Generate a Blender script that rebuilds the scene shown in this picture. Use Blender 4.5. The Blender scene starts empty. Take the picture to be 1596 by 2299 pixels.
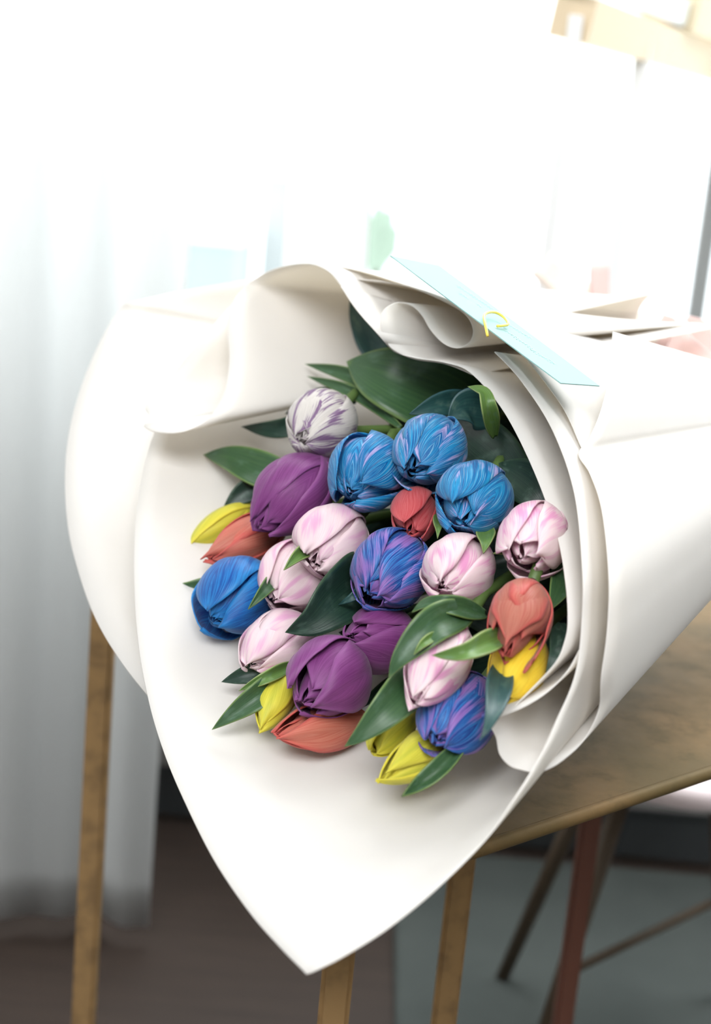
import bpy, bmesh, math, random
from mathutils import Vector, Matrix, noise
from mathutils.bvhtree import BVHTree
random.seed(7)
SC = bpy.context.scene
COL = SC.collection

# ------------------------------------------------------------------ camera
FPX, CX, CY = 3325.0, 798.0, 1149.5
CAM_Z = 1.0
_up = Vector((1200, 13050, 3325)).normalized()            # world up seen in camera axes
_fw = Vector((0, 0, -1))
_f = (_fw - _up * _fw.dot(_up)).normalized()              # level heading = world +Y
_r = _f.cross(_up).normalized()
RM = Matrix((_r, _f, _up))                                # camera axes -> world
cam_d = bpy.data.cameras.new('camera'); cam = bpy.data.objects.new('camera', cam_d)
COL.objects.link(cam); SC.camera = cam
cam.matrix_world = Matrix.Translation((0, 0, CAM_Z)) @ RM.to_4x4()
cam_d.sensor_fit = 'HORIZONTAL'; cam_d.sensor_width = 24.0
cam_d.lens = FPX / 1596 * 24.0
cam_d.clip_start = .02; cam_d.clip_end = 60
cam_d.dof.use_dof = True; cam_d.dof.focus_distance = 0.855; cam_d.dof.aperture_fstop = 5.0

# ------------------------------------------------------------------ world, light, exposure
w = bpy.data.worlds.new('world'); SC.world = w; w.use_nodes = True
wb = w.node_tree.nodes['Background']
wb.inputs[0].default_value = (0.93, 0.97, 1.0, 1); wb.inputs[1].default_value = 1.7
def area(name, loc, target, sx, sy, power, col):
    l = bpy.data.lights.new(name, 'AREA'); l.shape = 'RECTANGLE'; l.size = sx; l.size_y = sy
    l.energy = power; l.color = col
    o = bpy.data.objects.new(name, l); COL.objects.link(o); o.location = loc
    o.rotation_euler = (Vector(target) - Vector(loc)).to_track_quat('-Z', 'Y').to_euler()
    return o
area('window_daylight', (0.5, 1.85, 2.35), (0.1, 0.9, 0.75), 2.2, 1.3, 46, (.97, .985, 1.0))
area('overhead_fill', (-.3, -.7, 2.5), (0, .85, .75), 1.8, 1.5, 58, (.97, .985, 1.0))  # added fill, high behind the camera, brightens blooms and flap; no real window there
SC.view_settings.view_transform = 'Standard'; SC.view_settings.look = 'None'
SC.view_settings.gamma = 1.0; SC.view_settings.use_curve_mapping = False
SC.view_settings.exposure = 0.9
SC.cycles.use_denoising = True
SC.cycles.max_bounces = 10; SC.cycles.transparent_max_bounces = 12

# ------------------------------------------------------------------ helpers
def W(u, v, d):
    """point seen at pixel (u, v), d metres in front of the lens"""
    return RM @ Vector(((u - CX) / FPX * d, (CY - v) / FPX * d, -d)) + Vector((0, 0, CAM_Z))
def onz(u, v, z):
    r = RM @ Vector(((u - CX) / FPX, (CY - v) / FPX, -1)); return Vector((0, 0, CAM_Z)) + r * ((z - CAM_Z) / r.z)
def D(u, v, off=0.0):
    """distance of the bouquet's mouth along the ray through (u, v)"""
    return 1.0 / (1.13 + .785 * (u - CX) / FPX - .9 * (CY - v) / FPX) + off
def prop(o, label=None, cat=None, group=None, kind=None):
    for k, x in (('label', label), ('category', cat), ('group', group), ('kind', kind)):
        if x: o[k] = x
    return o
def empty(name, loc, label, cat, group=None):
    o = bpy.data.objects.new(name, None); COL.objects.link(o); o.location = loc; o.empty_display_size = .02
    return prop(o, label, cat, group)
def link(name, me, mat, parent=None, smooth=True):
    o = bpy.data.objects.new(name, me); COL.objects.link(o)
    if mat: me.materials.append(mat)
    if smooth:
        me.polygons.foreach_set('use_smooth', [True] * len(me.polygons))
    if parent:
        o.parent = parent; o.matrix_parent_inverse = Matrix.Translation(-parent.location)
    return o
def grid_mesh(name, rows, uvs=None):
    """rows: list of equally long lists of points"""
    n, m = len(rows), len(rows[0])
    vs = [p for r in rows for p in r]
    fs = [(i*m+j, i*m+j+1, (i+1)*m+j+1, (i+1)*m+j) for i in range(n-1) for j in range(m-1)]
    me = bpy.data.meshes.new(name); me.from_pydata([tuple(p) for p in vs], [], fs); me.update()
    if uvs:
        ul = me.uv_layers.new(name='UVMap'); fl = [q for r in uvs for q in r]
        for lp in me.loops: ul.data[lp.index].uv = fl[lp.vertex_index]
    return me
def catmull(pts, n):
    """pts: tuples of equal length -> n samples, evenly spread along the polyline"""
    P = [Vector(p) for p in pts]; K = len(P)
    def at(i, t):
        p0, p1, p2, p3 = P[max(i-1, 0)], P[i], P[i+1], P[min(i+2, K-1)]
        return .5 * ((2*p1) + (p2-p0)*t + (2*p0-5*p1+4*p2-p3)*t*t + (3*p1-p0-3*p2+p3)*t**3)
    dense = [at(i, k/16) for i in range(K-1) for k in range(16)] + [P[-1].copy()]
    L = [0.0]
    for a, b in zip(dense, dense[1:]): L.append(L[-1] + (b-a).length)
    out, j = [], 0
    for k in range(n):
        s = L[-1] * k/(n-1)
        while j < len(L)-2 and L[j+1] < s: j += 1
        t = (s-L[j]) / max(1e-9, L[j+1]-L[j]); out.append(dense[j].lerp(dense[j+1], min(1, t)))
    return out
def tube(name, pts, rad, mat, parent=None, n=8, cap=True):
    """round rod along world points; rad is a number or a function of 0..1"""
    me = bpy.data.meshes.new(name); bm = bmesh.new(); prev = None; rings = []
    ref = Vector((.3, .2, .93)).normalized()
    for i, p in enumerate(pts):
        t = (pts[min(i+1, len(pts)-1)] - pts[max(i-1, 0)]).normalized()
        a = t.cross(ref)
        if a.length < .05: a = t.cross(Vector((1, 0, 0)))
        a.normalize(); b = t.cross(a); r = rad(i/(len(pts)-1)) if callable(rad) else rad
        rings.append([bm.verts.new(p + (a*math.cos(k*2*math.pi/n) + b*math.sin(k*2*math.pi/n)) * r) for k in range(n)])
    for x, y in zip(rings, rings[1:]):
        for k in range(n): bm.faces.new((x[k], x[(k+1) % n], y[(k+1) % n], y[k]))
    if cap: bm.faces.new(rings[0][::-1]); bm.faces.new(rings[-1])
    bm.to_mesh(me); bm.free()
    return link(name, me, mat, parent)
def box(name, lo, hi, mat, parent=None, bevel=0.0):
    me = bpy.data.meshes.new(name); bm = bmesh.new(); bmesh.ops.create_cube(bm, size=1)
    for v in bm.verts:
        v.co = Vector((lo[k] + (v.co[k]+.5)*(hi[k]-lo[k]) for k in range(3)))
    if bevel: bmesh.ops.bevel(bm, geom=bm.edges[:], offset=bevel, segments=2, affect='EDGES')
    bm.to_mesh(me); bm.free()
    return link(name, me, mat, parent, smooth=False)

# ------------------------------------------------------------------ materials
class N:
    def __init__(s, name):
        s.m = bpy.data.materials.new(name); s.m.use_nodes = True; s.t = s.m.node_tree; s.t.nodes.clear()
        s.out = s.n('ShaderNodeOutputMaterial')
    def n(s, k, **kw):
        x = s.t.nodes.new(k)
        for a, b in kw.items(): setattr(x, a, b)
        return x
    def l(s, a, b): s.t.links.new(a, b)
    def val(s, sock, x):
        if hasattr(x, 'is_output'): s.l(x, sock)
        else: sock.default_value = x
    def math(s, op, a, b=0.0, c=None, clamp=False):
        x = s.n('ShaderNodeMath', operation=op, use_clamp=clamp); s.val(x.inputs[0], a); s.val(x.inputs[1], b)
        if c is not None: s.val(x.inputs[2], c)
        return x.outputs[0]
    def mix(s, f, a, b):
        x = s.n('ShaderNodeMix', data_type='RGBA'); s.val(x.inputs[0], f)
        s.val(x.inputs[6], a if hasattr(a, 'is_output') else (*a, 1)); s.val(x.inputs[7], b if hasattr(b, 'is_output') else (*b, 1))
        return x.outputs[2]
    def comb(s, x, y, z):
        c = s.n('ShaderNodeCombineXYZ'); s.val(c.inputs[0], x); s.val(c.inputs[1], y); s.val(c.inputs[2], z); return c.outputs[0]
    def noise(s, vec, scale, detail=2.0, w=None, rough=.5, dist=0.0):
        x = s.n('ShaderNodeTexNoise', noise_dimensions='4D' if w is not None else '3D')
        s.l(vec, x.inputs['Vector']); x.inputs['Scale'].default_value = scale; x.inputs['Detail'].default_value = detail
        x.inputs['Roughness'].default_value = rough; x.inputs['Distortion'].default_value = dist
        if w is not None: s.val(x.inputs['W'], w)
        return x.outputs['Fac']
    def step(s, x, a, b):
        m = s.n('ShaderNodeMapRange', interpolation_type='SMOOTHSTEP'); s.val(m.inputs[0], x)
        m.inputs[1].default_value = a; m.inputs[2].default_value = b; return m.outputs[0]
    def finish(s, col, rough=.5, transl=0.0, spec=.4, bump=None, bstr=.2, bdist=.001, metal=0.0, tcol=None, sheen=0.0):
        p = s.n('ShaderNodeBsdfPrincipled'); s.val(p.inputs['Base Color'], col if hasattr(col, 'is_output') else (*col, 1))
        p.inputs['Specular IOR Level'].default_value = spec
        s.val(p.inputs['Roughness'], rough); p.inputs['Metallic'].default_value = metal
        if sheen: p.inputs['Sheen Weight'].default_value = sheen
        if bump is not None:
            b = s.n('ShaderNodeBump'); b.inputs['Strength'].default_value = bstr; b.inputs['Distance'].default_value = bdist
            s.l(bump, b.inputs['Height']); s.l(b.outputs[0], p.inputs['Normal'])
        res = p.outputs[0]
        if transl:
            t = s.n('ShaderNodeBsdfTranslucent'); tc = tcol if tcol is not None else col
            s.val(t.inputs[0], tc if hasattr(tc, 'is_output') else (*tc, 1))
            m = s.n('ShaderNodeMixShader'); m.inputs[0].default_value = transl
            s.l(res, m.inputs[1]); s.l(t.outputs[0], m.inputs[2]); res = m.outputs[0]
        s.l(res, s.out.inputs[0]); return s.m
def plain(name, col, rough=.5, **kw):
    return N(name).finish(col, rough, **kw)

def petal_mat(name, kind):
    n = N(name); uv = n.n('ShaderNodeUVMap').outputs[0]; sp = n.n('ShaderNodeSeparateXYZ'); n.l(uv, sp.inputs[0])
    rnd = n.n('ShaderNodeObjectInfo').outputs['Random']; wv = n.math('MULTIPLY', rnd, 37.0)
    t = n.math('ABSOLUTE', n.math('MULTIPLY_ADD', sp.outputs[0], 2.0, -1.0)); s = sp.outputs[1]
    ts = n.math('MULTIPLY_ADD', sp.outputs[0], 2.0, -1.0)
    a = n.math('SUBTRACT', t, n.math('MULTIPLY', s, .75))        # veins leave the midrib for the edge
    fan = n.math('ADD', n.math('MULTIPLY', ts, .25), a)
    vein = n.noise(n.comb(n.math('MULTIPLY', fan, 16), n.math('MULTIPLY', s, 1.6), 0), 1.6, 3, wv, .6)
    fine = n.noise(n.comb(n.math('MULTIPLY', fan, 42), n.math('MULTIPLY', s, 2.2), 0), 1.3, 2, wv, .6)
    blot = n.noise(n.comb(n.math('MULTIPLY', fan, 2.2), n.math('MULTIPLY', s, 2.0), 0), 1.5, 1, wv)
    edge = n.step(n.math('MAXIMUM', t, n.math('MULTIPLY', n.math('SUBTRACT', s, .55), 2.1)), .62, 1.0)
    tr = .30; rough = .42
    if kind == 'blue':
        c = n.mix(n.step(vein, .38, .62), (.003, .12, .38), (.010, .34, .66))
        c = n.mix(n.math('MULTIPLY', n.step(fine, .54, .70), .7), c, (.40, .72, .84))
        c = n.mix(n.math('MULTIPLY', n.step(fine, .44, .34), .55), c, (.004, .07, .30))
        p = n.step(n.math('ADD', blot, n.math('MULTIPLY', n.math('SUBTRACT', vein, .5), .7)), .56, .70)
        c = n.mix(n.math('MULTIPLY', p, .72), c, (.66, .48, .80))
    elif kind == 'bluepurple':
        c = n.mix(n.step(vein, .40, .62), (.015, .05, .30), (.03, .26, .66))
        c = n.mix(n.math('MULTIPLY', n.step(fine, .58, .76), .5), c, (.40, .55, .88))
        p = n.step(n.math('ADD', blot, n.math('MULTIPLY', n.math('SUBTRACT', vein, .5), 1.0)), .44, .62)
        c = n.mix(n.math('MULTIPLY', p, .72), c, (.42, .16, .52))
    elif kind == 'deepblue':
        c = n.mix(n.step(vein, .40, .62), (.004, .08, .36), (.015, .22, .60))
        p = n.math('MULTIPLY', n.step(fine, .60, .78), n.step(blot, .45, .6))
        c = n.mix(n.math('MULTIPLY', p, .6), c, (.42, .36, .75))
        c = n.mix(n.math('MULTIPLY', edge, .35), c, (.05, .42, .85))
    elif kind == 'purple':
        c = n.mix(n.step(vein, .3, .7), (.185, .032, .175), (.27, .065, .255))
        c = n.mix(n.math('MULTIPLY', edge, .5), c, (.38, .12, .37))
    elif kind == 'pink':
        c = n.mix(n.step(fine, .3, .75), (.90, .70, .74), (.94, .82, .82))
        p = n.math('MULTIPLY', n.step(n.math('ADD', blot, n.math('MULTIPLY', n.math('SUBTRACT', fine, .5), .6)), .46, .68), .85)
        c = n.mix(p, c, (.80, .30, .58))
    elif kind == 'palepink':
        c = n.mix(n.step(fine, .3, .75), (.86, .66, .70), (.92, .78, .80))
        p = n.math('MULTIPLY', n.step(n.math('ADD', blot, n.math('MULTIPLY', n.math('SUBTRACT', fine, .5), .5)), .48, .74), .75)
        c = n.mix(p, c, (.76, .34, .60))
    elif kind in ('coral', 'rust'):
        k_ = 1.0 if kind == 'coral' else .72
        c = n.mix(n.step(vein, .3, .7), (.60*k_, .12*k_, .085*k_), (.72*k_, .26*k_, .18*k_))
        mid = n.step(t, .55, 0.0); c = n.mix(n.math('MULTIPLY', mid, .45), c, (.44, .16, .11))
        c = n.mix(n.math('MULTIPLY', edge, .5), c, (.72, .07, .08))
    elif kind == 'red':
        c = n.mix(n.step(vein, .3, .7), (.55, .05, .06), (.68, .16, .17))
    elif kind == 'yellow':
        c = n.mix(n.step(vein, .3, .7), (.88, .60, .025), (.95, .74, .06))
    elif kind == 'limeyellow':
        c = n.mix(n.step(vein, .3, .7), (.66, .61, .05), (.84, .77, .09))
        c = n.mix(n.math('MULTIPLY', n.step(t, .3, 0.0), .4), c, (.42, .48, .05))
        c = n.mix(n.math('MULTIPLY', edge, .6), c, (.88, .76, .06))
    else:   # flamed white
        c = n.mix(n.step(fine, .3, .75), (.64, .60, .56), (.78, .73, .70))
        f1 = n.step(n.math('ADD', vein, n.math('MULTIPLY', n.math('SUBTRACT', blot, .5), 1.2)), .56, .64)
        c = n.mix(n.math('MULTIPLY', f1, .85), c, (.16, .045, .20))
    bmp = n.math('ADD', fine, n.math('MULTIPLY', vein, .6))
    return n.finish(c, rough, tr, .35, bmp, .25, .0006, sheen=.15)
PM = {k: petal_mat('petal_' + k, k) for k in ('blue', 'bluepurple', 'deepblue', 'purple', 'pink', 'palepink', 'coral', 'rust', 'red', 'yellow', 'limeyellow', 'flamed')}

def leaf_mat(name, c1, c2, c3):
    n = N(name); uv = n.n('ShaderNodeUVMap').outputs[0]; sp = n.n('ShaderNodeSeparateXYZ'); n.l(uv, sp.inputs[0])
    wv = n.math('MULTIPLY', n.n('ShaderNodeObjectInfo').outputs['Random'], 31.0)
    st = n.noise(n.comb(n.math('MULTIPLY', sp.outputs[0], 26), n.math('MULTIPLY', sp.outputs[1], 1.5), 0), 1.5, 2, wv)
    bl = n.noise(n.comb(n.math('MULTIPLY', sp.outputs[0], 2), n.math('MULTIPLY', sp.outputs[1], 5), 0), 1.5, 3, wv)
    c = n.mix(n.step(st, .3, .7), c1, c2)
    c = n.mix(n.math('MULTIPLY', n.step(bl, .5, .75), .35), c, (.16, .26, .20))
    t = n.math('ABSOLUTE', n.math('MULTIPLY_ADD', sp.outputs[0], 2.0, -1.0))
    c = n.mix(n.math('MULTIPLY', n.step(n.math('MAXIMUM', t, n.math('MULTIPLY', n.math('SUBTRACT', sp.outputs[1], .5), 1.95)), .86, 1.0), .6), c, c3)
    return n.finish(c, .38, .18, .45, st, .25, .0006)
LM = {'mid': leaf_mat('leaf_mid_green', (.032, .088, .036), (.052, .120, .044), (.22, .32, .09)),
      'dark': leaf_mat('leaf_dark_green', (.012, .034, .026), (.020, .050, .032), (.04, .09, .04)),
      'blue': leaf_mat('leaf_blue_green', (.015, .055, .060), (.025, .085, .075), (.03, .10, .12)),
      'light': leaf_mat('leaf_light_green', (.09, .19, .045), (.15, .26, .06), (.40, .46, .18))}
STEM = plain('stem_green', (.09, .15, .04), .45, transl=.1)

def paper_mat(name, base, tc, tr):
    n = N(name); co = n.n('ShaderNodeTexCoord').outputs['Object']
    g = n.noise(co, 900, 2); f = n.noise(co, 35, 3)
    c = n.mix(n.math('MULTIPLY', n.step(f, .3, .75), .5), base, tuple(x*.965 for x in base))
    return n.finish(c, .75, tr, .15, g, .12, .0003, tcol=tc)
PAPER = paper_mat('ivory_paper', (.84, .825, .81), (.91, .84, .72), .36)

# ------------------------------------------------------------------ the room
def room_mats():
    M = {}
    n = N('slate_wall_paint'); co = n.n('ShaderNodeTexCoord').outputs['Object']
    M['wall'] = n.finish(n.mix(n.noise(co, 3, 3), (.06, .065, .065), (.085, .09, .09)), .8, bump=n.noise(co, 200, 2), bstr=.1)
    n = N('dark_brown_floor'); co = n.n('ShaderNodeTexCoord').outputs['Object']; sp = n.n('ShaderNodeSeparateXYZ'); n.l(co, sp.inputs[0])
    gr = n.noise(n.comb(n.math('MULTIPLY', sp.outputs[0], 2), n.math('MULTIPLY', sp.outputs[1], 30), 0), 2.5, 4)
    M['floor'] = n.finish(n.mix(gr, (.024, .017, .014), (.052, .036, .028)), .5, bump=gr, bstr=.1)
    n = N('grey_green_rug'); co = n.n('ShaderNodeTexCoord').outputs['Object']
    M['rug'] = n.finish(n.mix(n.noise(co, 9, 3), (.040, .048, .045), (.072, .082, .076)), .95, bump=n.noise(co, 500, 2), bstr=.5, bdist=.003)
    n = N('white_curtain'); co = n.n('ShaderNodeTexCoord').outputs['Object']
    M['curtain'] = n.finish((.36, .36, .355), .85, .74, .1, n.noise(co, 700, 2), .15, .0005, tcol=(.90, .90, .89))
    M['shell'] = plain('white_wall_paint', (.72, .71, .69), .85)
    M['white'] = plain('white_window_paint', (.90, .91, .91), .5)
    M['beige'] = plain('beige_window_wood', (.72, .58, .40), .5)
    M['plinth'] = plain('dark_plinth', (.05, .055, .058), .7)
    M['ledge'] = plain('pale_ledge', (.20, .19, .185), .6)
    n = N('antique_brass_top'); co = n.n('ShaderNodeTexCoord').outputs['Object']
    a = n.noise(co, 9, 5, rough=.62); b = n.noise(co, 30, 6, rough=.68)
    c = n.mix(n.step(a, .35, .65), (.118, .080, .027), (.20, .122, .046))
    c = n.mix(n.math('MULTIPLY', n.step(b, .48, .70), .5), c, (.065, .052, .018))
    M['brass'] = n.finish(c, n.math('MULTIPLY_ADD', b, .25, .48), 0, .3, b, .12, .0006, metal=.25)
    n = N('brass_leg'); co = n.n('ShaderNodeTexCoord').outputs['Object']
    b = n.noise(co, 60, 4)
    M['leg'] = n.finish(n.mix(n.step(b, .4, .7), (.40, .25, .11), (.27, .17, .08)), .45, metal=.4, bump=b, bstr=.1)
    M['redleg'] = plain('reddish_wood_leg', (.15, .060, .040), .45)
    M['chair'] = plain('pale_pink_plastic', (.93, .80, .81), .35)
    M['wood'] = plain('walnut_leg', (.07, .047, .028), .6)
    M['facade'] = plain('pale_facade', (.36, .41, .40), .8)
    M['hedge'] = plain('soft_green_foliage', (.30, .38, .30), .8)
    return M
RMAT = room_mats()
def structure(name, lo, hi, mat, bevel=0): return prop(box(name, lo, hi, mat, None, bevel), kind='structure')
structure('floor', (-2.6, -2.6, -.04), (3.2, 2.2, 0), RMAT['floor'])
YW = 2.0
wall = structure('wall_back', (-2.6, YW, .13), (3.2, YW+.14, .66), RMAT['wall'])
structure('baseboard_back', (-2.6, YW+.02, 0), (3.2, YW+.14, .095), RMAT['plinth'])
structure('trim_1', (-2.6, YW-.02, .095), (3.2, YW+.14, .13), RMAT['ledge'])
structure('ceiling', (-2.6, -2.6, 2.62), (3.2, 2.2, 2.70), RMAT['shell'])
structure('wall_front', (-2.6, -2.7, 0), (3.2, -2.6, 2.7), RMAT['shell'])
structure('wall_left', (-2.7, -2.7, 0), (-2.6, 2.2, 2.7), RMAT['shell'])
structure('wall_right', (3.2, -2.7, 0), (3.3, 2.2, 2.7), RMAT['shell'])
# window_1: sill, mullions of the large bright window behind the bouquet
win = prop(bpy.data.objects.new('window_1', None), kind='structure'); COL.objects.link(win); win.location = (0, YW, .66)
box('window_sill', (-2.6, YW-.05, .66), (3.2, YW+.16, .685), RMAT['white'], win, .004)
for x in (-1.35, -.36, .62): box('mullion', (x-.022, YW+.04, .685), (x+.022, YW+.09, 2.5), RMAT['white'], win, .004)
box('window_head', (-2.6, YW+.02, 2.5), (3.2, YW+.12, 2.6), RMAT['white'], win, .004)
gl = N('window_glass'); g1 = gl.n('ShaderNodeBsdfTransparent'); g1.inputs[0].default_value = (.96, .98, .98, 1)
g2 = gl.n('ShaderNodeBsdfGlossy'); g2.inputs['Roughness'].default_value = .02; gm = gl.n('ShaderNodeMixShader'); gm.inputs[0].default_value = .04
gl.l(g1.outputs[0], gm.inputs[1]); gl.l(g2.outputs[0], gm.inputs[2]); gl.l(gm.outputs[0], gl.out.inputs[0]); GLASS = gl.m
xs = (-2.6, -1.372, -1.328, -.382, -.338, .598, .642, 3.2)
for a, b in ((0, 1), (2, 3), (4, 5), (6, 7)): box('pane', (xs[a], YW+.062, .685), (xs[b], YW+.066, 2.5), GLASS, win)

# outdoors, far beyond the glass
o = empty('far_building', (-1.0, 7, -1), 'pale grey-green building seen blurred through the window on the left', 'building')
xa, xb, zt = W(418, 600, 7).x, W(528, 600, 7).x, W(470, 540, 7).z
box('wall', (xa, 7, -1), (xb, 8, zt), RMAT['facade'], o); box('roof', (xa-.03, 6.97, zt), (xb+.03, 8.03, zt+.03), RMAT['white'], o)
o = empty('far_tower', (.2, 8, -1), 'pale slender tower block seen blurred beyond the window in the centre', 'building')
xa, xb, zt = W(585, 600, 8).x, W(760, 600, 8).x, W(670, 400, 8).z
box('wall', (xa, 8, -1), (xb, 9, zt), plain('tower_render', (.44, .46, .46), .8), o); box('roof', (xa-.02, 7.97, zt), (xb+.02, 9.03, zt+.03), RMAT['white'], o)
bm = bmesh.new(); bmesh.ops.create_icosphere(bm, subdivisions=4, radius=1)
for v in bm.verts:
    f = 1 + .22 * noise.noise(v.co*2.3) + .10 * noise.noise(v.co*6); v.co = Vector((v.co.x*.085*f, v.co.y*.085*f, v.co.z*.14*f))
me = bpy.data.meshes.new('foliage'); bm.to_mesh(me); bm.free()
o = empty('far_tree', (.18, 6.4, -1), 'small soft green tree blurred beyond the window, above the middle of the bouquet', 'tree')
t = link('crown', me, RMAT['hedge'], o); tp = W(850, 540, 6.4); t.location = tp; tube('trunk', [Vector((tp.x, tp.y, -1)), Vector((tp.x, tp.y, tp.z-.08))], .03, RMAT['wood'], o)

# curtains: pleated cloth hanging to just above the floor
def curtain(name, x0, x1, y, z0, z1, label, phase, wave=.012, per=.17, parent_label=None, flare=0.0):
    nx = int((x1-x0)/.006); nz = 40; rows = []
    for i in range(nz+1):
        fz = i/nz; r = []
        for j in range(nx+1):
            fx = j/nx; x = x0 + (x1-x0)*fx + flare*(1-fz)**2*(fx)*1.0
            ph = (x0+(x1-x0)*fx)/per*2*math.pi + phase + .6*math.sin(fz*2.5+fx*5)
            r.append((x, y + wave*(.6+.4*(1-fz))*math.sin(ph) + .008*math.sin(ph*2.3+1), z0 + (z1-z0)*fz))
        rows.append(r)
    o = link(name, grid_mesh(name, rows), RMAT['curtain'])
    m = o.modifiers.new('thickness', 'SOLIDIFY'); m.thickness = .0015
    return prop(o, label, 'curtain', None)
curtain('curtain', -1.25, W(322, 1900, 1.72).x, 1.66, .025, 2.45, 'white pleated curtain hanging at the left, behind the brass table leg', .4)
curtain('curtain', W(520, 1900, 1.88).x, W(640, 1900, 1.88).x, 1.84, .05, 2.45, 'narrow pale curtain hanging behind the tip of the wrapping paper', 1.2, .01, .12, flare=.08)

# second window, turned away on the right, with a beige wooden head
W2 = prop(bpy.data.objects.new('window_2', None), kind='structure'); COL.objects.link(W2); W2.location = W(1300, 300, 1.75)
def bar(name, a, b, wx, wy, mat, parent):
    """square bar between two world points"""
    t = (b-a).normalized(); s = t.cross(Vector((.1, 1, .05))).normalized(); q = t.cross(s)
    me = bpy.data.meshes.new(name)
    vs = [tuple(p + s*sx*wx/2 + q*sy*wy/2) for p in (a, b) for sx, sy in ((-1, -1), (1, -1), (1, 1), (-1, 1))]
    me.from_pydata(vs, [], [(3, 2, 1, 0), (4, 5, 6, 7), (0, 1, 5, 4), (1, 2, 6, 5), (2, 3, 7, 6), (3, 0, 4, 7)])
    return link(name, me, mat, parent, smooth=False)
def vert_at(u, v, d, z0, z1):
    p = W(u, v, d); return Vector((p.x, p.y, z0)), Vector((p.x, p.y, z1))
hA, hB = W(1285, 38, 1.70), W(1640, 150, 2.35)
hB.z = hA.z
bar('window_head', hA, hB + (hB-hA)*.3, .050, .05, RMAT['beige'], W2)
bar('head_moulding', hA + Vector((.0, -.03, .045)), hB + (hB-hA)*.3 + Vector((0, -.03, .045)), .03, .03, RMAT['white'], W2)
for (u, v, d, ww) in ((1258, 330, 1.72, .016), (1408, 380, 1.95, .020), (1588, 520, 2.30, .024)):
    a, b = vert_at(u, v, d, .69, hA.z); bar('frame_post', a, b, ww, .03, RMAT['white'] if ww < .024 else RMAT['ledge'], W2)
bar('blind_box', W(1520, -40, 2.0), W(1720, 40, 2.3), .12, .08, RMAT['beige'], W2)

# rug
me = bpy.data.meshes.new('rug'); bm = bmesh.new(); bmesh.ops.create_cube(bm, size=1)
for v in bm.verts: v.co = Vector((.10 + (v.co.x+.5)*2.2, .9 + (v.co.y+.5)*1.06, (v.co.z+.5)*.012))
bmesh.ops.bevel(bm, geom=bm.edges[:], offset=.004, segments=2, affect='EDGES'); bm.to_mesh(me); bm.free()
prop(link('rug', me, RMAT['rug'], smooth=False), 'grey-green rug on the dark floor under the table', 'rug')

# ------------------------------------------------------------------ table
ZT = .628
V0 = onz(772, 1989, ZT); pf = onz(1596, 1720, ZT); r1 = onz(1540, 1285, ZT); r2 = onz(1600, 1333, ZT); V5 = onz(238, 1335, ZT)
def isect(p, dp, q, dq):
    den = dp.x*dq.y - dp.y*dq.x; t = ((q.x-p.x)*dq.y - (q.y-p.y)*dq.x)/den; return p + dp*t
V1 = isect(V0, pf-V0, r1, r2-r1); V3 = isect(r1, r2-r1, V5, pf-V0)
corners = [V0, V1, V3, V5]
tb = empty('side_table', ((V0+V3)/2).xy.to_3d(), 'brass-topped side table with slim metal legs under the bouquet', 'table')
def rounded(poly, r, seg=7):
    out = []; n = len(poly)
    for i in range(n):
        p = poly[i]; a = (poly[i-1]-p).normalized(); b = (poly[(i+1) % n]-p).normalized()
        A, B = p+a*r, p+b*r
        for k in range(seg+1):
            t = k/seg; out.append((A*(1-t)**2 + p*2*t*(1-t) + B*t*t))
    return out
def slab(name, poly, z0, z1, mat, parent, bev):
    me = bpy.data.meshes.new(name); bm = bmesh.new()
    f = bm.faces.new([bm.verts.new((p.x, p.y, z0)) for p in poly]); r = bmesh.ops.extrude_face_region(bm, geom=[f])
    for v in r['geom']:
        if isinstance(v, bmesh.types.BMVert): v.co.z = z1
    bmesh.ops.recalc_face_normals(bm, faces=bm.faces[:])
    es = [e for e in bm.edges if abs(e.verts[0].co.z - e.verts[1].co.z) < 1e-6]
    bmesh.ops.bevel(bm, geom=es, offset=bev, segments=3, affect='EDGES'); bm.to_mesh(me); bm.free()
    return link(name, me, mat, parent, smooth=False)
top = slab('tabletop', rounded(corners, .03), ZT-.010, ZT, RMAT['brass'], tb, .001)
pts = rounded([p.copy() for p in corners], .03); pts = [Vector((p.x, p.y, ZT-.0045)) for p in pts]
rim = tube('rolled_rim', pts + [pts[0]], .0046, RMAT['brass'], tb, 10, False)
def leg(u, v, d, wid, mat, ztop=ZT-.01, parent=tb, name='leg'):
    p = W(u, v, d); o = box(name, (p.x-wid/2, p.y-wid/2, 0), (p.x+wid/2, p.y+wid/2, ztop), mat, parent, wid*.15)
    return o
leg(752, 2240, .785, .0165, RMAT['leg']); leg(210, 1850, 1.30, .0200, RMAT['leg']); leg(1296, 2050, 1.38, .018, RMAT['redleg'])
p = V1 + (V5-V1)*.04; box('leg', (p.x-.009, p.y-.009, 0), (p.x+.009, p.y+.009, ZT-.01), RMAT['leg'], tb, .002)
leg(1018, 2100, 1.06, .0175, RMAT['leg'])
# apron rails under the top join the legs
cc = (V0+V3)/2
for a, b in ((V0, V1), (V1, V3), (V3, V5), (V5, V0)):
    a2 = a.lerp(cc, .10); b2 = b.lerp(cc, .10); a2.z = b2.z = ZT-.016; bar('rail', a2, b2, .012, .012, RMAT['leg'], tb)

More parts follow.
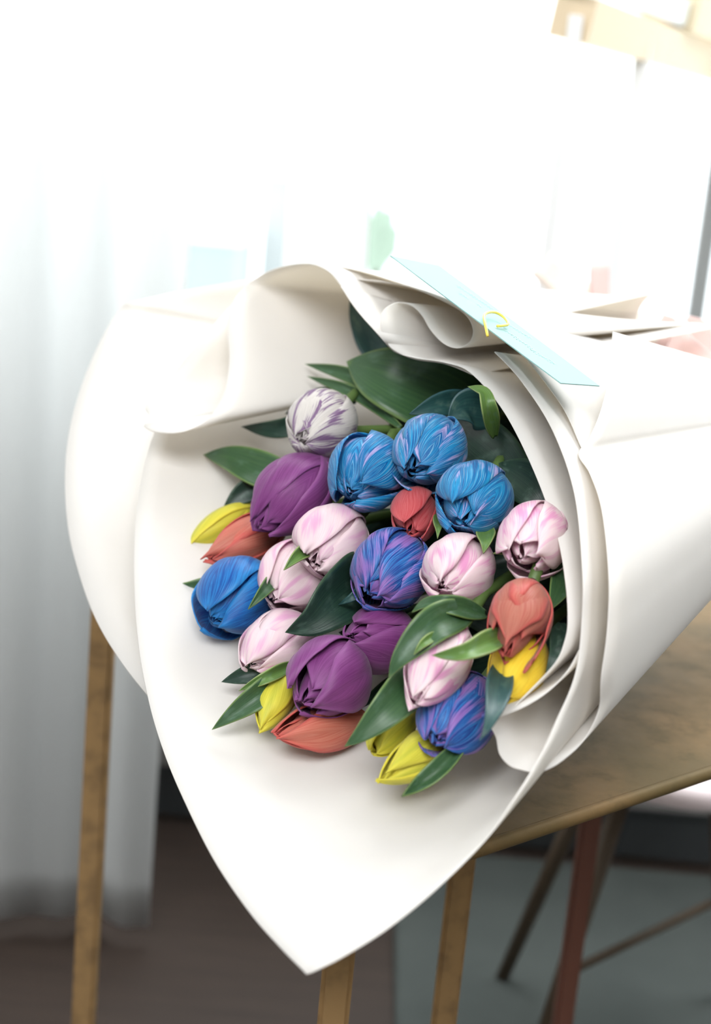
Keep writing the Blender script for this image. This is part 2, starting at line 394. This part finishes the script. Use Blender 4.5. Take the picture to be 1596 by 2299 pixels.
# small round stool, only a slice of its seat shows below the table edge
cs = onz(1575, 1768, .40) + Vector((0, .13, 0))
ch = empty('round_stool', (cs.x, cs.y, 0), 'small stool with pale pink round seat peeking out under the table on the right', 'stool')
rows, k = [], 48
prof = [(0, .0), (.06, .001), (.105, .0), (.122, -.004), (.130, -.012), (.130, -.022), (.122, -.030), (.10, -.033), (0, -.033)]
for rr, dz in prof:
    rows.append([(cs.x + rr*math.cos(j/k*2*math.pi), cs.y + rr*math.sin(j/k*2*math.pi), .40+dz) for j in range(k+1)])
link('seat', grid_mesh('seat', rows), RMAT['chair'], ch)
for sx, sy in ((-1, -1), (-1, 1), (1, -1), (1, 1)):
    tube('leg', [Vector((cs.x+sx*.06, cs.y+sy*.06, .37)), Vector((cs.x + sx*.14, cs.y + sy*.13, 0))], lambda t: .011-.003*t, RMAT['wood'], ch, 12)
tube('brace', [Vector((cs.x-.10, cs.y-.095, .16)), Vector((cs.x+.10, cs.y+.095, .16))], .005, RMAT['wood'], ch, 8)

# ------------------------------------------------------------------ wrapping paper
AP = W(1734, 990, 1.22)                    # where the wrap is tied
CEN = W(830, 1300, .86); AX = (CEN-AP).normalized()
wrap = empty('bouquet_wrap', onz(1300, 1500, ZT), 'ivory wrapping paper cone folded around the tulips, lying on the brass table', 'wrapping paper')
BV = {}
def sheet(rim, n=120, m=26, apex=None, rad=.036, bulge=0.0, length=1.0, label=None, key=None, soft=0, thick=.0006):
    """rim: (u, v, d) pixels + metres; every rim point runs back to the tie"""
    apx = apex or AP
    R = catmull([(u/1000, v/1000, d) for u, v, d in rim], n)
    R = [W(p.x*1000, p.y*1000, p.z) for p in R]
    rows = []
    for i, p in enumerate(R):
        q = p - apx; perp = q - AX*q.dot(AX); e = apx + perp.normalized()*rad; r = []
        for j in range(m):
            t = j/(m-1)*length; x = p.lerp(e, t)
            x = x + perp.normalized()*bulge*math.sin(math.pi*min(1, t))*(1-t*.3)
            r.append(x)
        rows.append(r)
    if soft:          # round off the ridge behind a sharp corner, leaving the cut edge as it is
        N_ = len(rows); src = [list(r) for r in rows]
        for j in range(1, m):
            wd = int(soft*min(1, j/(m-1)*4))
            for i in range(N_):
                k = min(wd, i, N_-1-i)
                if k > 0:
                    acc = Vector((0, 0, 0))
                    for q in range(i-k, i+k+1): acc += src[q][j]
                    rows[i][j] = acc/(2*k+1)
    me = grid_mesh('paper_sheet', rows, [[(i/n, j/m) for j in range(m)] for i in range(n)])
    o = link('paper_sheet', me, PAPER, wrap)
    md = o.modifiers.new('thickness', 'SOLIDIFY'); md.thickness = thick; md.offset = 0
    if label: o['label'] = label
    if key: BV[key] = BVHTree.FromPolygons([tuple(v.co) for v in me.vertices], [tuple(p.vertices) for p in me.polygons])
    return o
def hit(key, u, v):
    """distance in front of the lens at which the ray through a pixel meets that sheet"""
    c = Vector((0, 0, CAM_Z)); r = (W(u, v, 1)-c); loc, *_ = BV[key].ray_cast(c, r.normalized())
    return (loc-c).length/r.length if loc else None
def on(pts, off): return [(u, v, D(u, v, off)) for u, v in pts]

# inner sheet: from the curl low on the right, up the near side, over the arch and round the rolled lapel
S1 = on([(1140, 1600), (1195, 1545), (1248, 1487), (1268, 1440), (1275, 1395), (1270, 1310), (1250, 1200), (1200, 1060), (1132, 925), (1058, 838), (1000, 814), (930, 803), (882, 787)], 0)
S1 += [(850, 752, .94), (800, 695, .955), (765, 643, .97)]
sheet(S1, 140, label='inner sheet forming the near rim of the wrap', key='S1')
T = [(885, 790, .952), (850, 750, .953), (800, 693, .965), (765, 641, .98), (735, 608, .99), (690, 592, 1.01), (620, 603, 1.04), (562, 634, 1.06), (522, 680, 1.05), (511, 740, 1.035),
     (515, 805, 1.02), (504, 880, 1.0), (475, 932, .985), (440, 958, .98), (395, 972, .98), (345, 969, .985), (322, 957, .995)]
TAP = W(1500, 735, 1.20)
sheet(T, 140, apex=TAP, rad=.03, label='rolled lapel arching over the top left of the mouth', key='T')
T2 = [(322, 957, .996), (333, 932, 1.01), (325, 914, 1.025), (345, 880, 1.04), (385, 842, 1.05), (450, 762, 1.06), (520, 682, 1.075), (575, 625, 1.085), (660, 600, 1.09)]
sheet(T2, 90, apex=TAP, rad=.035, label='back wall of the rolled lapel')
# front sheet with the long pointed corner
F = [(520, 800, 1.10), (400, 880, 1.07), (345, 975, 1.03), (315, 1090, .99), (301, 1240, .95), (308, 1420, .905), (332, 1565, .87), (365, 1680, .835), (410, 1790, .80), (480, 1930, .755),
     (560, 2048, .715), (630, 2128, .685), (678, 2176, .667), (689, 2187, .665), (704, 2181, .665), (770, 2148, .665), (870, 2085, .668), (980, 1995, .675), (1090, 1885, .69), (1150, 1800, .70), (1188, 1740, .712), (1222, 1680, .722),
     (1252, 1612, .733), (1280, 1550, .742), (1297, 1490, .748), (1306, 1400, .755), (1308, 1290, .762), (1290, 1110, .795), (1240, 965, .83), (1170, 855, .865), (1110, 790, .885)]
sheet(F, 260, 40, rad=.040, soft=22, label='front sheet whose pointed corner hangs past the table', key='F')
# back left sheet
L = [(900, 620, 1.16), (720, 612, 1.17), (560, 628, 1.165), (400, 655, 1.16), (290, 680, 1.15), (277, 683, 1.15), (270, 691, 1.149), (228, 760, 1.125), (185, 860, 1.10), (157, 960, 1.075), (146, 1060, 1.05), (152, 1180, 1.02),
     (178, 1290, .995), (215, 1390, .97), (268, 1480, .945), (330, 1560, .92), (400, 1640, .90), (470, 1720, .88)]
sheet(L, 160, rad=.044, label='wide back sheet fanning out on the left')
# outer right sheet
O = [(1186, 1743, .735), (1250, 1716, .742), (1308, 1664, .760), (1344, 1595, .762), (1350, 1520, .752), (1363, 1420, .752), (1367, 1300, .758), (1352, 1150, .785), (1325, 1065, .81), (1299, 1020, .825),
     (1322, 985, .838), (1346, 930, .855), (1366, 850, .88), (1376, 745, .91)]
sheet(O, 150, rad=.052, label='outermost sheet covering the right side of the wrap', key='O')
# top outer sheet that carries the card
G = [(1345, 1090, .82), (1303, 1000, .835), (1272, 930, .85), (1238, 878, .862), (1180, 805, .885), (1110, 742, .905), (1040, 694, .925), (960, 657, .95), (880, 630, .975), (800, 606, 1.0), (710, 592, 1.03)]
sheet(G, 110, rad=.050, label='top outer sheet lying under the aqua card', key='G')
# small S-shaped roll at the top
R_ = [(1062, 842, .912), (1000, 817, .93), (930, 806, .945), (885, 786, .945), (866, 764, .946), (855, 732, .945), (860, 698, .95), (890, 680, .955), (922, 685, .955), (946, 706, .95), (968, 742, .94), (998, 772, .93), (1030, 781, .925), (1056, 766, .925), (1062, 738, .93),
      (1045, 706, .94), (1000, 678, .95), (930, 648, .968), (860, 632, .985), (785, 624, 1.0), (740, 603, 1.01)]
sheet(R_, 170, rad=.046, apex=W(1560, 860, 1.15), label='small S-shaped roll at the top of the wrap')
# curl low on the right inside the front sheet
K = [(1200, 1735, .735), (1175, 1729, .737), (1145, 1719, .74), (1122, 1693, .745), (1114, 1655, .748), (1097, 1616, .742), (1130, 1606, .742), (1185, 1582, .742), (1235, 1548, .745), (1275, 1505, .75), (1300, 1460, .758)]
sheet(K, 110, rad=.038, label='small curled corner low on the right')

# ------------------------------------------------------------------ tulips
def petal_mesh(L_, R_m, opn, seed, inner=False, pointed=.5, wide=1.0, curl=0.0):
    rg = random.Random(seed); ns, nt = 22, 15; rows, uvs = [], []
    k1, k2, k3 = rg.uniform(-1, 1), rg.uniform(-1, 1), rg.uniform(0, 6)
    for i in range(ns+1):
        s = i/ns
        # cup profile
        f = math.sin(min(1, s/.46)*math.pi/2)**.62 if s < .46 else 1-(1-opn)*((s-.46)/.54)**2.1
        rho = R_m*max(.10, f)*(.90 if inner else 1.0)
        z = L_*(s**.92)*(.97 if inner else 1.0)
        g = max(0.0, math.sin(math.pi*min(1, (s*.93+.07)**.85)))**.55 if s < .62 else None
        if g is None:
            g0 = math.sin(math.pi*((.62*.93+.07)**.85))**.55; q = (s-.62)/.38
            g = g0*(max(0.0, 1-q**(2.1-pointed)))**(.62+.3*pointed)
        hw = R_m*1.12*wide*g
        rc = max(rho, .50*R_m*min(1, .15+s/.35), .15*R_m)
        r, uu = [], []
        for j in range(nt+1):
            t = -1+2*j/nt; a = hw*t/rc
            rr = rc
            lift = R_m*(.058 if t*k1 > 0 else .02)*abs(t)**3*math.sin(min(1, s*1.1)*math.pi) + R_m*.05*math.sin(5*s+3*t+k3)*abs(t)*s + R_m*.022*math.sin(11*s+2*k1)*t*t*s
            mid = -R_m*.045*math.exp(-(t/.16)**2)*math.sin(math.pi*min(1, s*1.05))
            x = (rho-rc) + (rr+lift+mid)*math.cos(a); y = (rr+lift+mid)*math.sin(a)
            zz = z + L_*.02*math.sin(4*t+k1*3)*s*s*(.5+abs(t)) - L_*.03*abs(t)**2*s
            x += curl*R_m*max(0, s-.8)**1.5*4; y += R_m*.10*k2*s*s
            r.append((x, y, zz)); uu.append(((t+1)/2, s))
        rows.append(r); uvs.append(uu)
    return grid_mesh('petal', rows, uvs)
def tulip(label, kind, tip, base, Rpx, L_=.058, opn=.22, spin=0, off=0.0, pointed=.5, wide=1.0, curl=0.0, crumple=True, seed=0, group=None, lens=(1,)*6):
    dt = D(*tip, off); dm = dt+.02; R_m = Rpx*dm/FPX
    A = W(*tip, dt); flat = (W(*base, dt)-A).length
    db = dt + math.sqrt(max(.0004, L_*L_-flat*flat)); B = W(*base, db)
    ax = (A-B); Ln = ax.length; q = ax.to_track_quat('Z', 'X')
    root = empty('tulip', B, label, 'tulip', group)
    for k in range(6):
        inner = k % 2 == 1
        rv = random.Random(seed*57+k)
        me = petal_mesh(Ln*(1.0 if not inner else .97)*lens[k], R_m, opn*(rv.uniform(.75, 1.3) if not inner else rv.uniform(.6, 1.0)), seed*17+k, inner, pointed, wide*(rv.uniform(.78, .98) if not inner else 1.05), curl)
        o = link('petal', me, PM[kind]); o.parent = root
        o.rotation_mode = 'QUATERNION'
        rg = random.Random(seed*31+k)
        sp = math.radians(spin + k*60 + rg.uniform(-12, 12)); o.scale = (rg.uniform(.94, 1.08),)*2 + (rg.uniform(.95, 1.02),)
        from mathutils import Quaternion
        o.rotation_quaternion = q @ Quaternion((0, 0, 1), sp) @ Quaternion((0, 1, 0), rg.uniform(-.05, .06))
        md = o.modifiers.new('thickness', 'SOLIDIFY'); md.thickness = .0007; md.offset = 0
    if crumple:
        for k in range(5):
            me = petal_mesh(Ln*(.985 if k < 3 else .97), R_m*(.70 if k < 3 else .38), .16, seed*13+k+40, True, .4, .95)
            o = link('petal', me, PM[kind]); o.parent = root; o.rotation_mode = 'QUATERNION'
            o.rotation_quaternion = q @ Quaternion((0, 0, 1), math.radians(spin+25+k*120+(k//3)*55))
    # stem runs back inside the wrap to the tie
    rg = random.Random(seed+900); j = Vector((rg.uniform(-1, 1), rg.uniform(-1, 1), rg.uniform(-1, 1)))*.014
    dirb = -ax.normalized(); e = AP + j
    P = [B + ax.normalized()*.004, B + dirb*.03, B.lerp(e, .35)+dirb*.012, B.lerp(e, .7), e, e - AX*.10 + j*1.5]
    P = [Vector(p) for p in catmull([tuple(p) for p in P], 18)]
    tube('stem', P, .0034, STEM, root, 8)
    return root
TU = {}
def tu(key, *a, **k): TU[key] = tulip(*a, seed=len(TU)+1, **k)
tu('w', 'white tulip streaked with purple, topmost of the flowers', 'flamed', (668, 992), (768, 915), 77, opn=.16, spin=20, off=-.015)
tu('b2', 'bright blue tulip, highest of the blue ones, to the right of its twin', 'blue', (925, 1060), (1000, 965), 85, opn=.34, spin=40, off=-.02)
tu('b3', 'blue tulip with lilac streaks left of the highest blue one', 'blue', (782, 1108), (858, 1015), 86, opn=.32, spin=75, off=-.02)
tu('b4', 'blue tulip with lilac lip, rightmost of the bright blue ones', 'blue', (1035, 1175), (1097, 1078), 84, opn=.32, spin=10, off=-.012)
tu('r5', 'small red tulip wedged between the three bright blue ones', 'red', (915, 1200), (945, 1110), 52, L_=.05, opn=.35, spin=15, off=.0)
tu('p6', 'half-open pink and white tulip touching the right rim of the paper', 'pink', (1168, 1255), (1225, 1165), 80, opn=.52, spin=60, off=-.012)
tu('p7', 'pale pink tulip just below the rightmost bright blue one', 'pink', (990, 1320), (1062, 1238), 84, opn=.26, spin=30, off=-.012)
tu('p8', 'pale pink tulip left of the centre with a small leaf at its lip', 'palepink', (697, 1268), (795, 1172), 83, opn=.24, spin=15, off=-.005)
tu('bp9', 'blue and violet tulip in the very middle of the bouquet', 'bluepurple', (822, 1340), (930, 1222), 90, L_=.062, opn=.32, spin=50, off=-.005)
tu('u10', 'large purple tulip directly beneath the purple-streaked white one', 'purple', (572, 1190), (735, 1030), 84, L_=.070, opn=.36, spin=10, off=.0, pointed=.9)
tu('c11', 'coral tulip pointing left underneath the large purple one', 'coral', (458, 1253), (650, 1170), 52, L_=.07, opn=.10, spin=80, off=.015, pointed=1.0)
tu('y12', 'yellow-green tulip bud farthest to the left', 'limeyellow', (419, 1230), (570, 1130), 34, L_=.06, opn=.08, spin=30, off=.03, crumple=False, pointed=.9)
tu('b13', 'deep blue tulip at the left edge of the bouquet', 'deepblue', (472, 1398), (592, 1282), 87, L_=.064, opn=.30, spin=25, off=.0)
tu('p14', 'pale pink tulip, middle of the three in the left column', 'palepink', (608, 1352), (712, 1238), 77, opn=.24, spin=70, off=.01)
tu('p15', 'pale pink tulip, lowest of the three in the left column', 'palepink', (556, 1498), (685, 1395), 76, L_=.062, opn=.22, spin=20, off=.005)
tu('u16', 'purple tulip below the middle blue and violet one', 'purple', (783, 1430), (920, 1438), 74, L_=.060, opn=.30, spin=0, off=.008, pointed=.7)
tu('u17', 'open purple tulip just above the lowest coral one', 'purple', (676, 1580), (805, 1468), 88, L_=.062, opn=.42, spin=40, off=-.005, pointed=1.0)
tu('c18', 'coral tulip lying sideways at the bottom of the bouquet', 'coral', (612, 1652), (830, 1615), 56, L_=.068, opn=.10, spin=40, off=.005, pointed=1.0)
tu('y19', 'narrow yellow tulip between a pink and a coral one, lower left', 'limeyellow', (584, 1648), (655, 1500), 44, L_=.056, opn=.10, spin=0, off=.012, crumple=False, pointed=.8)
tu('y20', 'short yellow tulip poking out under the broad leaf', 'limeyellow', (836, 1694), (925, 1580), 45, L_=.052, opn=.10, spin=60, off=.005, crumple=False, pointed=.7)
tu('y21', 'long yellow-green tulip lowest in the bouquet', 'limeyellow', (848, 1752), (1030, 1650), 52, L_=.066, opn=.10, spin=90, off=.0, crumple=False, pointed=.9)
tu('p22', 'white tulip with pink stripes standing between two green leaves', 'pink', (930, 1585), (1038, 1408), 69, L_=.066, opn=.16, spin=10, off=-.025)
tu('bp23', 'blue and violet tulip at the lower right beneath the striped one', 'bluepurple', (975, 1672), (1080, 1535), 90, L_=.062, opn=.36, spin=60, off=.0)
tu('c24', 'coral tulip hanging over the bright yellow one', 'rust', (1132, 1478), (1195, 1310), 70, L_=.060, opn=.50, spin=5, off=-.018, pointed=1.25, curl=.45, lens=(1, .86, .84, .98, 1.04, .9))
tu('y25', 'bright yellow tulip at the right edge of the bouquet', 'yellow', (1118, 1575), (1195, 1420), 62, L_=.060, opn=.16, spin=15, off=-.002, pointed=.4)

# ------------------------------------------------------------------ leaves
def leaf(owner, pts, half, mat='mid', off=0.0, fold=.35, roll=0.0, peak=.45, name='leaf', label=None):
    """pts: pixels from base to tip with an optional extra offset; half: half-width in pixels"""
    P3 = [W(p[0], p[1], D(p[0], p[1], off + (p[2] if len(p) > 2 else 0))) for p in pts]
    n, m = 30, 9; S = catmull([tuple(p) for p in P3], n+1); c = Vector((0, 0, CAM_Z)); rows, uvs = [], []
    for i, p in enumerate(S):
        s = i/n; tn = (S[min(i+1, n)] - S[max(i-1, 0)]).normalized(); vd = (p-c).normalized()
        sd = tn.cross(vd).normalized(); up = sd.cross(tn)
        if up.dot(vd) > 0: up = -up
        sd, up = sd*math.cos(roll)+up*math.sin(roll), up*math.cos(roll)-sd*math.sin(roll)
        wgt = (math.sin(math.pi*min(1, .12+.88*s)) if s < 1 else 0)
        q = s/peak if s < peak else (1-s)/(1-peak)
        hw = half*(p-c).length/FPX * (math.sin(min(1, q)*math.pi/2)**.95 if s > peak else .35+.65*max(0, 1-(1-q)**2))
        r, uu = [], []
        for j in range(m+1):
            t = -1+2*j/m
            r.append(p + sd*hw*t + up*hw*fold*(abs(t)**1.4) + up*hw*.06*math.sin(9*s+2*t)); uu.append(((t+1)/2, s))
        rows.append(r); uvs.append(uu)
    o = link(name, grid_mesh('leaf', rows, uvs), LM[mat], TU[owner])
    md = o.modifiers.new('thickness', 'SOLIDIFY'); md.thickness = .0008; md.offset = 0
    if label: o['label'] = label
    return o
leaf('w', [(900, 930, .06), (800, 850, .05), (685, 817, .05)], 17, 'mid', 0, .5)
leaf('w', [(900, 960, .06), (800, 885, .05), (690, 845, .05)], 14, 'mid', 0, .5)
leaf('b2', [(1130, 985, .14), (1010, 905, .08), (880, 850, .035), (778, 812, .03)], 90, 'mid', .01, .25, .25, .5)
leaf('b2', [(1000, 850, .12), (860, 790, .10), (815, 730, .09), (785, 672, .09)], 36, 'blue', 0, .3)
leaf('w', [(760, 900, .06), (640, 960, .05), (541, 958, .05)], 22, 'dark', 0, .3)
leaf('w', [(800, 900, .07), (720, 890, .06), (640, 930, .06)], 20, 'dark', 0, .3)
leaf('u10', [(720, 1110, .07), (590, 1060, .045), (520, 1030, .04), (457, 1021, .04)], 44, 'mid', 0, .3, .4)
leaf('c11', [(650, 1080, .07), (560, 1100, .05), (498, 1148, .045)], 28, 'dark', 0, .3)
leaf('b13', [(540, 1300, .05), (440, 1325, .03), (400, 1330, .025), (370, 1358, .025)], 24, 'mid', 0, .3)
leaf('p8', [(720, 1215, .01), (672, 1245, -.012), (637, 1280, -.018)], 17, 'light', 0, .6)
leaf('p14', [(640, 1270, .02), (590, 1330, .0), (557, 1368, -.002)], 16, 'mid', 0, .6)
leaf('p8', [(840, 1270, .05), (760, 1340, .01), (700, 1395, -.002), (640, 1420, -.005)], 70, 'dark', 0, .3, -.3, .4)
leaf('p22', [(1060, 1370, .0), (980, 1400, -.035), (905, 1470, -.04), (872, 1523, -.035)], 42, 'mid', 0, .3, .1, .45)
leaf('p22', [(1090, 1380, .01), (1010, 1362, -.025), (960, 1355, -.03), (924, 1375, -.03)], 26, 'mid', 0, .4, .5)
leaf('p22', [(1140, 1420, .0), (1060, 1460, -.045), (1010, 1470, -.05), (970, 1471, -.048)], 26, 'light', 0, .55, .2)
leaf('p22', [(985, 1420, -.03), (950, 1445, -.042), (929, 1470, -.042)], 11, 'light', 0, .5)
leaf('y20', [(960, 1490, .02), (890, 1570, -.015), (820, 1640, -.02), (773, 1677, -.018)], 48, 'mid', 0, .3, -.1, .4)
leaf('y19', [(660, 1500, .03), (590, 1555, .005), (520, 1605, .0), (476, 1638, .0)], 30, 'mid', 0, .5, .0, .4)
leaf('p15', [(640, 1490, .04), (570, 1510, .02), (497, 1531, .015)], 22, 'dark', 0, .4)
leaf('p15', [(660, 1490, .03), (600, 1520, .0), (536, 1551, .0)], 15, 'light', 0, .5)
leaf('y21', [(1050, 1660, .02), (990, 1725, .01), (940, 1765, .005), (902, 1788, -.01)], 22, 'mid', 0, .7, .3)
leaf('bp23', [(1130, 1480, .01), (1115, 1570, -.025), (1095, 1630, -.035), (1076, 1664, -.035)], 30, 'blue', 0, .3)
leaf('b2', [(1110, 980, .03), (1095, 915, -.01), (1085, 880, -.015), (1050, 868, -.015)], 20, 'light', 0, .4, .4)
leaf('b2', [(1070, 900, .06), (1000, 905, .03), (918, 930, .01)], 28, 'blue', 0, .3)
leaf('b4', [(1120, 930, .06), (1050, 915, .03), (1005, 940, .02)], 48, 'blue', 0, .3)
leaf('b4', [(1180, 1120, .05), (1130, 1040, .05), (1060, 980, .06), (990, 940, .07)], 60, 'dark', 0, .2)
leaf('b4', [(1230, 1150, .05), (1190, 1090, .04), (1120, 1040, .04)], 50, 'dark', 0, .2)
leaf('p6', [(1165, 1215, .045), (1140, 1236, .012), (1106, 1243, .0)], 13, 'light', 0, .5)
leaf('p7', [(1090, 1180, .02), (1090, 1215, .0), (1085, 1243, -.003)], 22, 'light', 0, .3)
leaf('r5', [(985, 1150, .02), (984, 1185, .0), (982, 1210, .0)], 13, 'light', 0, .3)
leaf('c24', [(1240, 1250, .03), (1262, 1300, .03), (1235, 1370, .02)], 26, 'mid', 0, .3)
leaf('y25', [(1260, 1400, .03), (1250, 1460, .01), (1225, 1510, .01)], 22, 'dark', 0, .3)
leaf('bp9', [(860, 1290, .03), (800, 1335, .01), (760, 1358, .01)], 14, 'blue', 0, .3)
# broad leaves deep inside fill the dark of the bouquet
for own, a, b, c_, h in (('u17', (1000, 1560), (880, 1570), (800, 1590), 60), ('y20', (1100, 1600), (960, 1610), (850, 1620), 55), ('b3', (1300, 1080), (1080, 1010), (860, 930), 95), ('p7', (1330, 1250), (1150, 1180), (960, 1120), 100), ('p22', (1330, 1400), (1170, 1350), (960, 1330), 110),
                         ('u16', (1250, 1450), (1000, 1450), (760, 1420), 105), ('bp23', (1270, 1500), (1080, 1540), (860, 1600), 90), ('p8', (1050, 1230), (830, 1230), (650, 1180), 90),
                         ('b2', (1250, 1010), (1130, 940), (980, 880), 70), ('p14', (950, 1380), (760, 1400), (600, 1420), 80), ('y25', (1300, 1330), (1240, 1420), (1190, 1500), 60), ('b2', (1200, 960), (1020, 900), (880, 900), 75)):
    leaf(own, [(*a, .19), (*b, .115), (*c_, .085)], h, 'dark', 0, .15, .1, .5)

# ------------------------------------------------------------------ card with its ring, ribbon bow
dC = .86
c1, c2, c4 = W(876, 576, .925), W(985, 597, .962), W(1258, 862, .815)
nrm = (c2-c1).cross(c4-c1).normalized()
def onplane(u, v):
    c = Vector((0, 0, CAM_Z)); r = W(u, v, 1)-c; return c + r*((c1-c).dot(nrm)/r.dot(nrm))
c3 = onplane(1345, 868)
CARD = plain('aqua_card', (.25, .42, .40), .7, transl=.1)
me = bpy.data.meshes.new('gift_card'); bm = bmesh.new(); tow = -nrm if nrm.dot(c1-Vector((0, 0, CAM_Z))) > 0 else nrm
lo_ = [bm.verts.new(p) for p in (c1, c2, c3, c4)]; hi_ = [bm.verts.new(p + tow*.0006) for p in (c1, c2, c3, c4)]
bm.faces.new(lo_[::-1]); bm.faces.new(hi_)
for k in range(4): bm.faces.new((lo_[k], lo_[(k+1) % 4], hi_[(k+1) % 4], hi_[k]))
bmesh.ops.recalc_face_normals(bm, faces=bm.faces[:]); bm.to_mesh(me); bm.free()
card = prop(link('gift_card', me, CARD, smooth=False), 'long pale aqua card with faint handwriting on top of the wrapping paper', 'card')
INK = plain('faint_ink', (.36, .50, .50), .7)
rg = random.Random(5); bm = bmesh.new()
def stroke(u0, v0, u1, v1, amp, f):
    P = []
    for i in range(60):
        t = i/59; gap = math.sin(t*f*.37+u0) > .72
        u = u0+(u1-u0)*t + amp*.7*math.cos(t*f*6.2); v = v0+(v1-v0)*t + amp*math.sin(t*f*6.2)*(.6+.4*math.sin(t*17))
        if gap:
            if len(P) > 1: add(P)
            P = []
        else: P.append(onplane(u, v)+tow*.0009)
    if len(P) > 1: add(P)
def add(P):
    for a, b in zip(P, P[1:]):
        d_ = (b-a).normalized().cross(tow)*.00018
        vs = [bm.verts.new(x) for x in (a-d_, b-d_, b+d_, a+d_)]; bm.faces.new(vs)
for a in ((1020, 640, 1110, 700, 3, 14), (1030, 660, 1080, 692, 2.5, 9), (1120, 735, 1200, 790, 3, 13), (1135, 728, 1195, 765, 2.5, 9), (1170, 775, 1245, 820, 3, 12)): stroke(*a)
me = bpy.data.meshes.new('handwriting'); bm.to_mesh(me); bm.free(); o = link('handwriting', me, INK, card, smooth=False); o.matrix_parent_inverse = Matrix()
GOLD = plain('yellow_plastic_ring', (.85, .66, .10), .35)
def onc(u, v, h): return onplane(u, v) + tow*h
P = [onc(1098, 748, -.002), onc(1086, 736, .002), onc(1080, 724, .004), onc(1086, 719, .005), onc(1103, 718, .005), onc(1120, 724, .0045), onc(1132, 735, .004), onc(1133, 741, .0035), onc(1113, 739, .002)]
P = [Vector(p) for p in catmull([tuple(p) for p in P], 30)]
prop(tube('card_clip', P, .00085, GOLD, None, 8), 'small yellow bent wire clip piercing the aqua card', 'clip')

RIB = plain('blush_ribbon', (.88, .70, .68), .4, transl=.4, tcol=(.95, .78, .74), sheen=.3)
CREAM = plain('cream_ribbon', (.90, .82, .76), .4, transl=.4, tcol=(.95, .88, .80), sheen=.3)
bow = empty('ribbon_bow', AP, 'blurred blush and cream ribbon bow tied round the stem end of the wrap', 'ribbon')
def ribbon(name, pts, wid, mat, tw=0.0):
    P3 = [W(*p) for p in pts]; S = catmull([tuple(p) for p in P3], 40); rows = []
    for i, p in enumerate(S):
        tn = (S[min(i+1, 39)]-S[max(i-1, 0)]).normalized(); sd = tn.cross(Vector((.25, 1, .15))).normalized(); up = sd.cross(tn)
        a = tw*i/39; sd2 = sd*math.cos(a)+up*math.sin(a)
        rows.append([p + sd2*wid*(k/4-.5) + up*wid*.08*math.sin(k/4*math.pi) for k in range(5)])
    o = link(name, grid_mesh(name, rows), mat, bow); md = o.modifiers.new('thickness', 'SOLIDIFY'); md.thickness = .0006
    return o
ribbon('loop', [(1734, 985, 1.17), (1640, 890, 1.15), (1530, 800, 1.17), (1500, 745, 1.22), (1580, 770, 1.27), (1680, 880, 1.27), (1734, 985, 1.23)], .035, RIB)
ribbon('loop', [(1734, 985, 1.17), (1800, 860, 1.15), (1860, 800, 1.18), (1870, 860, 1.25), (1734, 985, 1.24)], .035, RIB)
ribbon('tail', [(1734, 980, 1.24), (1560, 840, 1.30), (1430, 760, 1.34), (1355, 690, 1.36), (1345, 590, 1.36)], .022, RIB, .5)
ribbon('tail', [(1734, 980, 1.24), (1540, 800, 1.32), (1370, 710, 1.36), (1270, 640, 1.38), (1215, 590, 1.38)], .03, CREAM, -.6)
kn = [AP + AX*.0 + (AX.cross(Vector((0, 0, 1))).normalized()*math.cos(a*math.pi/10) + AX.cross(AX.cross(Vector((0, 0, 1)))).normalized()*math.sin(a*math.pi/10))*.056 for a in range(21)]
rows = [[p - AX*(.016-.008*k) for k in range(5)] for p in kn]
link('band', grid_mesh('band', rows), RIB, bow)
